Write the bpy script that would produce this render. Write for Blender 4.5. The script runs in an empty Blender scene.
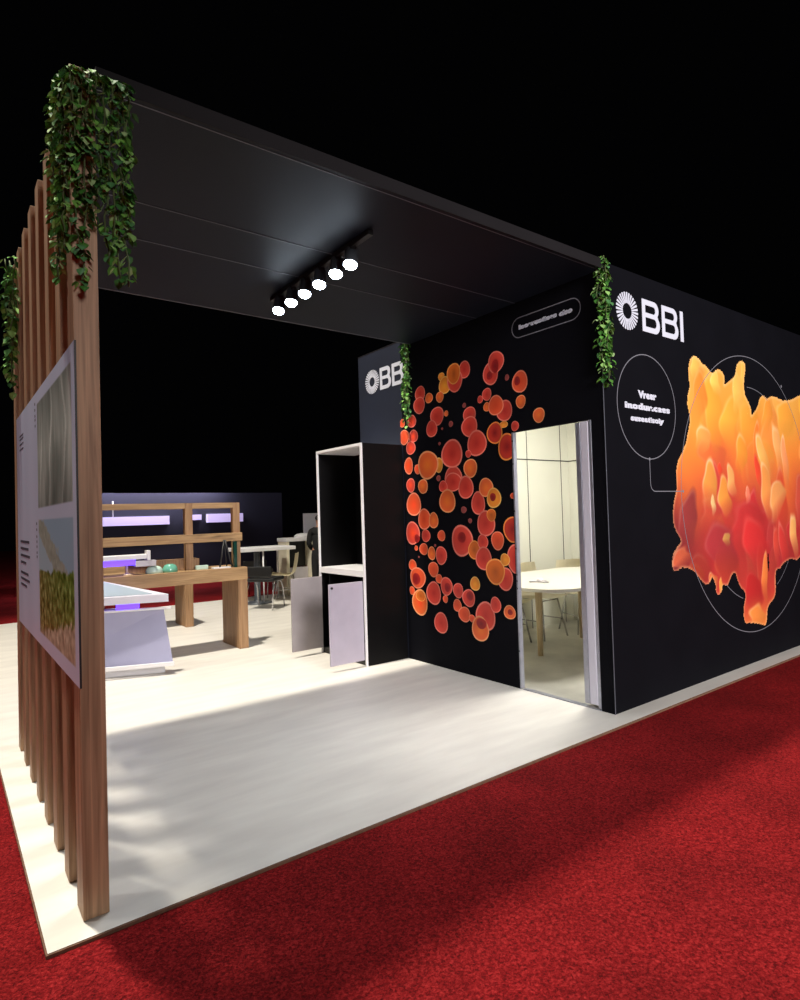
import bpy, bmesh, math, random
import numpy as np
from mathutils import Vector, Matrix, noise
S = bpy.context.scene
C = S.collection
PI = math.pi
random.seed(7)

# ------------------------------------------------------------ colours and materials
def lin(c):
    return tuple((v/255/12.92 if v/255 <= .04045 else ((v/255+.055)/1.055)**2.4) for v in c)
def nodes(name):
    m = bpy.data.materials.new(name); m.use_nodes = True
    nt = m.node_tree; b = nt.nodes['Principled BSDF']
    return m, nt, b
def plain(name, rgb, rough=.6, metal=0, var=.08, scale=6, bump=0, spec=.5):
    """one colour with a faint procedural mottling"""
    m, nt, b = nodes(name)
    g = nt.nodes.new('ShaderNodeNewGeometry'); n = nt.nodes.new('ShaderNodeTexNoise')
    n.inputs['Scale'].default_value = scale; n.inputs['Detail'].default_value = 4
    nt.links.new(g.outputs['Position'], n.inputs['Vector'])
    r = nt.nodes.new('ShaderNodeValToRGB'); c = lin(rgb)
    r.color_ramp.elements[0].position = .3; r.color_ramp.elements[1].position = .7
    r.color_ramp.elements[0].color = (*[v*(1-var) for v in c], 1)
    r.color_ramp.elements[1].color = (*[min(1, v*(1+var)) for v in c], 1)
    nt.links.new(n.outputs['Fac'], r.inputs['Fac']); nt.links.new(r.outputs['Color'], b.inputs['Base Color'])
    b.inputs['Roughness'].default_value = rough; b.inputs['Metallic'].default_value = metal
    b.inputs['Specular IOR Level'].default_value = spec
    if bump:
        bp = nt.nodes.new('ShaderNodeBump'); bp.inputs['Strength'].default_value = bump; bp.inputs['Distance'].default_value = .01
        nt.links.new(n.outputs['Fac'], bp.inputs['Height']); nt.links.new(bp.outputs['Normal'], b.inputs['Normal'])
    return m
def wood(name, dark, light, stretch=(30, 30, 1.2), rough=.55):
    m, nt, b = nodes(name)
    g = nt.nodes.new('ShaderNodeNewGeometry'); mp = nt.nodes.new('ShaderNodeMapping')
    mp.inputs['Scale'].default_value = stretch
    nt.links.new(g.outputs['Position'], mp.inputs['Vector'])
    n = nt.nodes.new('ShaderNodeTexNoise'); n.inputs['Scale'].default_value = 1.6; n.inputs['Detail'].default_value = 8
    n.inputs['Distortion'].default_value = .9
    nt.links.new(mp.outputs['Vector'], n.inputs['Vector'])
    r = nt.nodes.new('ShaderNodeValToRGB')
    r.color_ramp.elements[0].position = .3; r.color_ramp.elements[1].position = .72
    r.color_ramp.elements[0].color = (*lin(dark), 1); r.color_ramp.elements[1].color = (*lin(light), 1)
    # dark knots
    mp2 = nt.nodes.new('ShaderNodeMapping'); mp2.inputs['Scale'].default_value = tuple(min(9, s*.33+.8) for s in stretch)
    nt.links.new(g.outputs['Position'], mp2.inputs['Vector'])
    k = nt.nodes.new('ShaderNodeTexNoise'); k.inputs['Scale'].default_value = 1.3; k.inputs['Detail'].default_value = 3
    nt.links.new(mp2.outputs['Vector'], k.inputs['Vector'])
    kr = nt.nodes.new('ShaderNodeValToRGB'); kr.color_ramp.elements[0].position = .66; kr.color_ramp.elements[1].position = .76
    nt.links.new(k.outputs['Fac'], kr.inputs['Fac'])
    mx = nt.nodes.new('ShaderNodeMix'); mx.data_type = 'RGBA'
    nt.links.new(n.outputs['Fac'], r.inputs['Fac'])
    nt.links.new(kr.outputs['Color'], mx.inputs['Factor']); nt.links.new(r.outputs['Color'], mx.inputs['A'])
    mx.inputs['B'].default_value = (*[v*.55 for v in lin(dark)], 1)
    nt.links.new(mx.outputs['Result'], b.inputs['Base Color'])
    b.inputs['Roughness'].default_value = rough
    return m
def vcol(name, rough=.5, two=False, attr='Col', spec=.4):
    m, nt, b = nodes(name)
    a = nt.nodes.new('ShaderNodeAttribute'); a.attribute_name = attr
    nt.links.new(a.outputs['Color'], b.inputs['Base Color'])
    b.inputs['Roughness'].default_value = rough; b.inputs['Specular IOR Level'].default_value = spec
    return m
def glow(name, rgb, strength):
    m, nt, b = nodes(name)
    b.inputs['Base Color'].default_value = (*lin(rgb), 1)
    b.inputs['Emission Color'].default_value = (*lin(rgb), 1); b.inputs['Emission Strength'].default_value = strength
    return m

def carpet_mat():
    m, nt, b = nodes('red_carpet')
    g = nt.nodes.new('ShaderNodeNewGeometry')
    n = nt.nodes.new('ShaderNodeTexNoise'); n.inputs['Scale'].default_value = 90; n.inputs['Distortion'].default_value = .6; n.inputs['Detail'].default_value = 5; n.inputs['Roughness'].default_value = .7
    n2 = nt.nodes.new('ShaderNodeTexNoise'); n2.inputs['Scale'].default_value = 2.2; n2.inputs['Detail'].default_value = 5
    nt.links.new(g.outputs['Position'], n.inputs['Vector']); nt.links.new(g.outputs['Position'], n2.inputs['Vector'])
    r = nt.nodes.new('ShaderNodeValToRGB'); e = r.color_ramp.elements
    e[0].position = .33; e[0].color = (*lin((70, 9, 12)), 1); e[1].position = .68; e[1].color = (*lin((178, 46, 46)), 1)
    x = e.new(.5); x.color = (*lin((132, 21, 25)), 1)
    nt.links.new(n.outputs['Fac'], r.inputs['Fac'])
    r2 = nt.nodes.new('ShaderNodeValToRGB'); r2.color_ramp.elements[0].position = .3; r2.color_ramp.elements[1].position = .7
    r2.color_ramp.elements[0].color = (.72, .72, .72, 1); r2.color_ramp.elements[1].color = (1.1, 1.1, 1.1, 1)
    nt.links.new(n2.outputs['Fac'], r2.inputs['Fac'])
    mx = nt.nodes.new('ShaderNodeMix'); mx.data_type = 'RGBA'; mx.blend_type = 'MULTIPLY'; mx.inputs['Factor'].default_value = 1
    nt.links.new(r.outputs['Color'], mx.inputs['A']); nt.links.new(r2.outputs['Color'], mx.inputs['B'])
    nt.links.new(mx.outputs['Result'], b.inputs['Base Color'])
    b.inputs['Roughness'].default_value = .95; b.inputs['Specular IOR Level'].default_value = .1
    bp = nt.nodes.new('ShaderNodeBump'); bp.inputs['Strength'].default_value = .8; bp.inputs['Distance'].default_value = .02
    nt.links.new(n.outputs['Fac'], bp.inputs['Height']); nt.links.new(bp.outputs['Normal'], b.inputs['Normal'])
    return m
def floor_mat():
    m, nt, b = nodes('cream_boards')
    g = nt.nodes.new('ShaderNodeNewGeometry'); mp = nt.nodes.new('ShaderNodeMapping'); mp.inputs['Scale'].default_value = (1.1, 5, 1)
    nt.links.new(g.outputs['Position'], mp.inputs['Vector'])
    n = nt.nodes.new('ShaderNodeTexNoise'); n.inputs['Scale'].default_value = 1.6; n.inputs['Detail'].default_value = 6
    nt.links.new(mp.outputs['Vector'], n.inputs['Vector'])
    r = nt.nodes.new('ShaderNodeValToRGB'); r.color_ramp.elements[0].position = .3; r.color_ramp.elements[1].position = .7
    r.color_ramp.elements[0].color = (*lin((213, 208, 200)), 1); r.color_ramp.elements[1].color = (*lin((228, 224, 215)), 1)
    nt.links.new(n.outputs['Fac'], r.inputs['Fac'])
    nt.links.new(r.outputs['Color'], b.inputs['Base Color'])
    b.inputs['Roughness'].default_value = .45
    return m
def panel_photo(name, fn_nodes=None): ...

M = {}
M['oak'] = wood('walnut_slat_wood', (136, 104, 76), (200, 160, 124), (30, 30, .9))
M['bench'] = wood('oak_bench_wood', (140, 108, 72), (184, 148, 104), (1.5, 24, 24))
M['benchv'] = wood('oak_leg_wood', (132, 98, 66), (174, 136, 98), (24, 24, 1.5))
M['beige_wood'] = wood('beech_wood', (196, 170, 130), (222, 200, 160), (20, 20, 2))
M['floor'] = floor_mat()
M['edge'] = plain('raw_board_edge', (112, 80, 60), .8, scale=30, var=.2)
M['carpet'] = carpet_mat()
M['black'] = plain('black_fabric_panel', (13, 13, 18), .7, scale=3, var=.1, spec=.06)
M['navy'] = plain('blue_lit_panel', (21, 27, 44), .6, scale=3, var=.1)  # bluish cast of different light on the logo wall, painted into its colour
M['farnavy'] = plain('far_navy_wall', (15, 15, 38), .8, scale=1, var=.2)
M['soffit'] = plain('charcoal_soffit', (22, 27, 38), .5, scale=1.5, var=.12, spec=.1)
M['seam'] = plain('aluminium_seam', (92, 95, 104), .5, .2)
M['fascia'] = plain('fascia_charcoal', (30, 28, 30), .6, scale=2, spec=.1)
M['alu'] = plain('brushed_aluminium', (168, 170, 182), .35, .7, scale=20, var=.1)
M['white'] = plain('white_laminate', (228, 226, 228), .4, var=.03)
M['lilacwhite'] = plain('lilac_white_laminate', (206, 204, 216), .4, var=.03)
M['greypanel'] = plain('warm_grey_panel', (196, 190, 194), .5, var=.05, scale=8)
M['doorlilac'] = plain('lilac_grey_door', (172, 164, 178), .5, var=.05)
M['doorgrey'] = plain('grey_door_back', (150, 142, 144), .55, var=.1, scale=5)
M['deskbody'] = plain('shaded_desk_panel', (158, 158, 186), .45, var=.06, scale=2)  # white desk body with the shade of the top overhang put into its colour
M['tablewhite'] = plain('ivory_table_laminate', (198, 194, 182), .5, var=.03)
M['cabblack'] = plain('black_gloss_panel', (7, 6, 7), .5, var=.2, spec=.12)
M['greyblue'] = plain('blue_grey_top', (150, 165, 178), .35, var=.08, scale=2)
M['cream'] = plain('cream_wall_panel', (212, 211, 198), .6, var=.03, scale=2)
M['darkline'] = plain('dark_joint', (40, 38, 34), .7)
M['grey_floor'] = plain('grey_concrete_floor', (188, 185, 174), .35, var=.28, scale=2.2)
M['chair_shell'] = plain('cream_plastic_shell', (236, 228, 204), .45, var=.03)
M['chrome'] = plain('chrome_tube', (190, 190, 192), .2, .9, var=.03)
M['dark'] = plain('black_plastic', (16, 16, 18), .5, var=.2)
M['darkmetal'] = plain('dark_grey_metal', (78, 82, 88), .4, .3)
M['glassgreen'] = plain('sea_green_glass', (104, 170, 148), .12, var=.15, scale=20)
M['paleglass'] = plain('pale_mint_plastic', (190, 216, 204), .3, var=.06, scale=20)
M['print_white'] = plain('white_print', (204, 207, 220), .5, var=.02)
M['print_grey'] = plain('grey_print', (122, 122, 130), .5, var=.02)
M['print_orange'] = plain('peach_print', (200, 160, 140), .5, var=.02)
M['print_text'] = plain('slate_print', (72, 74, 88), .5, var=.02)
M['vprint'] = vcol('printed_graphic', .5)
M['vboard'] = vcol('satin_printed_board', .38)
M['leaf'] = vcol('ivy_leaf', .65, spec=.15)
M['vine'] = plain('vine_stem', (70, 84, 40), .7)
M['lamp'] = glow('cool_white_led', (225, 240, 255), 60)
M['roomlamp'] = glow('warm_ceiling_panel', (255, 246, 226), 2)
M['purple'] = glow('purple_led', (96, 60, 250), 2.2)
M['lilac'] = glow('lilac_light_bar', (200, 186, 238), .42)
M['skin'] = plain('skin', (170, 120, 96), .6)
M['suit'] = plain('dark_suit_cloth', (9, 9, 12), .85)
M['hair'] = plain('dark_hair', (20, 16, 14), .7)

# ------------------------------------------------------------ mesh helpers
def box(bm, x0, x1, y0, y1, z0, z1, mi=0, bev=0):
    r = bmesh.ops.create_cube(bm, size=1)
    for v in r['verts']:
        v.co = Vector(((x0+x1)/2+v.co.x*(x1-x0), (y0+y1)/2+v.co.y*(y1-y0), (z0+z1)/2+v.co.z*(z1-z0)))
    fs = set(f for v in r['verts'] for f in v.link_faces)
    for f in fs: f.material_index = mi
    if bev:
        es = list(set(e for v in r['verts'] for e in v.link_edges))
        nb = bmesh.ops.bevel(bm, geom=es, offset=bev, segments=2, affect='EDGES', profile=.5)
        for f in nb['faces']: f.material_index = mi
def prism(bm, pts, d, mi=0):
    """closed polygon pts (3-D) pushed along vector d"""
    a = [bm.verts.new(p) for p in pts]; b = [bm.verts.new(Vector(p)+Vector(d)) for p in pts]
    n = len(pts); fs = [bm.faces.new(a), bm.faces.new(b[::-1])]
    for i in range(n): fs.append(bm.faces.new((a[i], b[i], b[(i+1) % n], a[(i+1) % n])))
    for f in fs: f.material_index = mi
def tube(bm, pts, r, seg=8, mi=0, r2=None):
    pts = [Vector(p) for p in pts]; rings = []; n = len(pts)
    for i, p in enumerate(pts):
        t = (pts[min(i+1, n-1)]-pts[max(i-1, 0)]).normalized()
        u = t.cross(Vector((0, 0, 1)) if abs(t.z) < .9 else Vector((1, 0, 0))).normalized(); v = t.cross(u)
        rr = r if r2 is None else r+(r2-r)*i/(n-1)
        rings.append([bm.verts.new(p+rr*(math.cos(2*PI*k/seg)*u+math.sin(2*PI*k/seg)*v)) for k in range(seg)])
    for a, b in zip(rings, rings[1:]):
        for k in range(seg):
            f = bm.faces.new((a[k], a[(k+1) % seg], b[(k+1) % seg], b[k])); f.material_index = mi; f.smooth = True
    for ring in (rings[0][::-1], rings[-1]): bm.faces.new(ring).material_index = mi
def lathe(bm, prof, c=(0, 0, 0), seg=20, mi=0):
    rings = []
    for r, z in prof:
        rings.append([bm.verts.new((c[0]+r*math.cos(2*PI*k/seg), c[1]+r*math.sin(2*PI*k/seg), c[2]+z)) for k in range(seg)])
    for a, b in zip(rings, rings[1:]):
        for k in range(seg):
            f = bm.faces.new((a[k], a[(k+1) % seg], b[(k+1) % seg], b[k])); f.material_index = mi; f.smooth = True
    bm.faces.new(rings[0][::-1]).material_index = mi; bm.faces.new(rings[-1]).material_index = mi
def obj(name, bm, mats, parent=None, recalc=True):
    if recalc: bmesh.ops.recalc_face_normals(bm, faces=bm.faces[:])
    me = bpy.data.meshes.new(name); bm.to_mesh(me); bm.free()
    o = bpy.data.objects.new(name, me); C.objects.link(o)
    for m in (mats if isinstance(mats, (list, tuple)) else [mats]): me.materials.append(m)
    if parent is not None:
        o.parent = parent; o.matrix_parent_inverse = Matrix.Translation(parent.location).inverted() @ Matrix.Identity(4)
        if parent.rotation_euler.z or parent.parent: o.matrix_parent_inverse = Matrix.Identity(4)
    return o
def bx(name, dims, mat, parent=None, bev=0):
    bm = bmesh.new(); box(bm, *dims, bev=bev); return obj(name, bm, mat, parent)
def thing(name, label, cat, loc=(0, 0, 0), group=None):
    o = bpy.data.objects.new(name, None); C.objects.link(o); o.location = loc; o.empty_display_size = .1
    o['label'] = label; o['category'] = cat
    if group: o['group'] = group
    return o
def tag(o, label, cat, group=None, kind=None):
    o['label'] = label; o['category'] = cat
    if group: o['group'] = group
    if kind: o['kind'] = kind
    return o
def struct(o): o['kind'] = 'structure'; return o
def dup(root, loc, rz=0, label=None):
    r = root.copy(); C.objects.link(r); r.location = loc; r.rotation_euler = (0, 0, rz)
    if label: r['label'] = label
    for ch in list(root.children):
        c = ch.copy(); C.objects.link(c); c.parent = r; c.matrix_parent_inverse = ch.matrix_parent_inverse.copy()
        for g in list(ch.children):
            d = g.copy(); C.objects.link(d); d.parent = c; d.matrix_parent_inverse = g.matrix_parent_inverse.copy()
    return r
def cmesh(name, verts, faces, cols, mat, parent=None):
    """mesh with a colour per vertex"""
    me = bpy.data.meshes.new(name); me.from_pydata(verts, [], faces); me.update()
    ca = me.color_attributes.new('Col', 'FLOAT_COLOR', 'POINT')
    arr = np.ones((len(verts), 4), dtype=np.float32); arr[:, :3] = np.array(cols, dtype=np.float32)
    ca.data.foreach_set('color', arr.ravel())
    o = bpy.data.objects.new(name, me); C.objects.link(o); me.materials.append(mat)
    if parent is not None: o.parent = parent; o.matrix_parent_inverse = Matrix.Translation(parent.location).inverted()
    return o

# ------------------------------------------------------------ the setting: hall carpet and raised white platform
FZ = -.016
bm = bmesh.new(); box(bm, -30, 30, -14, 40, -.09, FZ); struct(obj('floor_carpet', bm, M['carpet']))
bm = bmesh.new(); box(bm, -.125, 13, -.1, 8.2, FZ, -.002, 0)
for f in bm.faces: f.material_index = 0 if abs(f.normal.z) > .5 else 1
fl = struct(obj('floor', bm, [M['floor'], M['edge']]))
# low brown edging strips along the platform
bm = bmesh.new(); box(bm, -.131, 13, -.106, -.1005, FZ, -.0045); struct(obj('trim_1', bm, M['edge']))
bm = bmesh.new(); box(bm, -.131, -.1255, -.1, 8.2, FZ, -.0045); struct(obj('trim_2', bm, M['edge']))

WX, WY, WT = 3.304, .044, .03
HT = 3.15
# front wall (black, carries the splash)
struct(bx('wall_front', (WX, 8.6, WY, WY+WT, 0, HT+.012), M['black']))
tl = struct(bx('corner_glint', (WX-.003, WX+.004, WY-.003, WY-.0003, 0, HT), M['seam']))     # pale strip painting the light caught along the wall corner
# side wall with the doorway
bm = bmesh.new()
box(bm, WX, WX+WT, WY+WT+.001, .152, 0, HT); box(bm, WX, WX+WT, .152, .905, 2.055, HT); box(bm, WX, WX+WT, .905, 2.355, 0, HT)
struct(obj('wall_side', bm, M['black']))
lw = struct(bx('wall_logo', (WX, WX+WT, 2.356, 3.118, 0, HT), M['navy']))
struct(bx('trim_4', (WX-.002, WX+WT+.002, 2.356, 3.12, HT+.0005, HT+.012), M['fascia']))
# doorway: aluminium jamb strip with its screw holes, aluminium threshold
bm = bmesh.new(); box(bm, WX-.004, WX+WT+.004, .890, .9045, .004, 2.054)
jamb = struct(obj('door_jamb', bm, M['alu']))
bm = bmesh.new()
for z in (.30, .80, .86, .91, 1.12, 1.42, 1.80, 1.985):
    vs = [bm.verts.new((WX-.0052, .897+.005*math.cos(a*PI/5), z+.009*math.sin(a*PI/5))) for a in range(10)]
    bm.faces.new(vs)
obj('screw_holes', bm, M['dark'], jamb)
struct(bx('trim_5', (WX-.003, WX+WT+.01, .152, .872, .0, .006), M['alu']))
# open door leaf seen edge-on inside the doorway
dr = thing('door_1', 'x', 'door', (WX+.02, .26, 0)); del dr['label']; del dr['category']; dr['kind'] = 'structure'
bx('leaf', (WX+.032, WX+.80, .236, .285, .03, 2.04), M['lilacwhite'], dr, .003)
bx('edge_profile', (WX-.006, WX+.0315, .246, .286, .03, 2.045), M['alu'], dr, .002)
bx('leaf_face_proxy', (WX-.004, WX+.0315, .178, .2455, .03, 2.050), M['lilacwhite'], dr, .006)  # added white strip standing in for the leaf's lit face
bx('hinge_post', (WX-.002, WX+.0315, .1535, .1775, .012, 2.054), M['alu'], dr, .003)

# ------------------------------------------------------------ meeting room behind the side wall
RX, RY = 6.09, 2.5
struct(bx('wall_back', (WX+WT, RX+.05, RY, RY+.05, 0, 3.0), M['cream']))
struct(bx('wall_right', (RX, RX+.05, WY+WT, RY, 0, 3.0), M['cream']))
bm = bmesh.new(); box(bm, WX+WT+.001, WX+WT+.006, .92, RY, 0, 3.0); struct(obj('wall_left', bm, M['cream']))
struct(bx('ceiling_room', (WX+WT, RX+.05, WY+WT, RY+.05, 3.0, 3.04), M['cream']))
struct(bx('floor_room', (WX+WT+.007, RX, WY+WT, RY, -.001, .004), M['grey_floor']))
bm = bmesh.new()
box(bm, WX+WT+.01, RX-.004, RY-.004, RY-.0005, 2.036, 2.048); box(bm, RX-.004, RX-.0005, WY+WT, RY-.004, 2.036, 2.048)
for x in (5.30, 4.3): box(bm, x-.004, x+.004, RY-.004, RY-.0005, .0, 3.0)
box(bm, 5.93, 5.938, RY-.004, RY-.0005, 0, 3.0)
box(bm, RX-.004, RX-.0005, 1.3, 1.308, 0, 3.0)
struct(obj('trim_6', bm, M['darkline']))
t = thing('ceiling_light', 'square warm ceiling light panel in the meeting room', 'ceiling light', (4.6, 1.35, 3.0))
bx('frame', (3.93, 5.27, .38, 1.32, 2.97, 2.999), M['alu'], t); bx('diffuser', (3.96, 5.24, .41, 1.29, 2.962, 2.9695), M['roomlamp'], t)

# ------------------------------------------------------------ canopy
bm = bmesh.new(); box(bm, .09, WX-.004, .006, 2.19, 3.085, 3.149)
can = struct(obj('ceiling', bm, M['soffit']))
bx('fascia_board', (.09, WX-.004, -.004, .0055, 3.08, 3.149), M['fascia'], can)
bm = bmesh.new()
for y in (.82, 1.26): box(bm, .09, WX-.006, y-.0035, y+.0035, 3.082, 3.0849)
box(bm, .09, WX-.006, .03, .036, 3.0832, 3.0849); box(bm, .09, WX-.006, 2.175, 2.19, 3.081, 3.0849)
obj('seam_strip', bm, M['seam'], can)

# ------------------------------------------------------------ slatted screen
scr = thing('slatted_screen', 'row of upright walnut wood posts along the left edge of the white platform', 'screen', (.04, 0, 0))
for k in range(8):
    bx('post', (0, .086, k*.3, k*.3+(.125 if k == 0 else .11), 0, 3.125 if k == 0 else 3.105), M['oak'], scr, .002)
bx('rear_rail', (.03, .06, .11, 2.2, 3.0, 3.04), M['oak'], scr)

# ------------------------------------------------------------ printed signboard fixed to the screen
def board_colour(y, z):
    """printed art of the board; y grows away from the front edge"""
    c = np.array((206, 216, 242.))
    n1 = noise.noise(Vector((y*3, z*1.5, 1)))
    c += n1*10
    if .02 < y < .99 and 1.505 < z < 2.02:           # upper picture: soft grey-green glass shapes
        v = noise.fractal(Vector((y*7, z*2.2, 4)), 1, 2, 4)
        w = noise.noise(Vector((y*16+3, z*3.5, 9)))
        s = 158+50*v+24*abs(w)
        c = np.array((s-4, s+6, s+0.))
        if abs(math.sin(y*10+1.4*noise.noise(Vector((y*2, z*3, 0)))+z*1.3)) > .985: c += 34
        c *= .84+.3*max(0, 1-abs(z-1.78)*3.5)
    elif .02 < y < .99 and .905 < z < 1.45:          # lower picture: sky, rock, moss
        fy = (y-.02)/.97; fz = (z-.905)/.545
        ridge = .98-.5*(1-fy)**1.3*1.15 if False else .28+.70*fy**1.15
        g = noise.fractal(Vector((y*22, z*26, 2)), 1, 2, 3)
        sky = np.array((160, 190, 214.))
        moss_top = .62-.08*fy+.05*noise.noise(Vector((y*9, 3, 0)))
        if fz < .26-.26*fy+.06*g: c = np.array((184, 176, 150.))+60*g
        elif fz < moss_top: c = np.array((104, 136, 52.))+95*g+np.array((26, -12, 14))*fy
        elif abs(fz-(.42+.56*fy)) < .10+.06*g: c = np.array((166, 174, 162.))+30*g
        elif abs(fz-(.46+.6*max(0, fy-.25))) < .03 and fy > .6: c = np.array((176, 160, 150.))
        else: c = sky+12*n1+(np.array((14, 10, 2)) if fz < .42+.56*fy else 0)
    return tuple(lin(np.clip(c, 4, 250)))
sb = thing('sign_panel', 'large white printed board with two pictures, fixed on the wooden posts', 'sign', (-.006, .96, .84))
bx('backing_board', (-.0075, -.001, -.055, 1.975, .84, 2.08), M['dark'], sb)
ny, nz = 230, 150
vs, cs, fs = [], [], []
for j in range(nz+1):
    for i in range(ny+1):
        y = -.055+2.03*i/ny; z = .84+1.24*j/nz
        vs.append((-.0082, y, z)); cs.append(board_colour(y, z))
for j in range(nz):
    for i in range(ny):
        a = j*(ny+1)+i; fs.append((a, a+ny+1, a+ny+2, a+1))
cmesh('printed_face', vs, fs, cs, M['vboard'], sb)
bm = bmesh.new()
X = -.0084
for k, z in enumerate((2.03, 2.0, 1.97, 1.95, 1.92, 1.43, 1.40, 1.365, 1.34, 1.315, 1.285, 1.265)):
    box(bm, X-.0004, X, 1.05, 1.075, z-.006, z+.006)
obj('vertical_caption', bm, M['print_text'], sb); bm = bmesh.new()
for k, z in enumerate((1.33, 1.29, 1.25, 1.21, 1.15, 1.115, 1.08)):
    L = (.44, .40, .46, .28, .38, .44, .3)[k]
    box(bm, X-.0004, X, 1.83-L, 1.83, z-.007, z+.007)
obj('paragraph', bm, M['print_text'], sb); bm = bmesh.new()
for z in (1.95, 1.93, 1.90, 1.87): box(bm, X-.0004, X, 1.60, 1.8, z-.004, z+.004)
obj('heading', bm, M['print_text'], sb)

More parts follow.
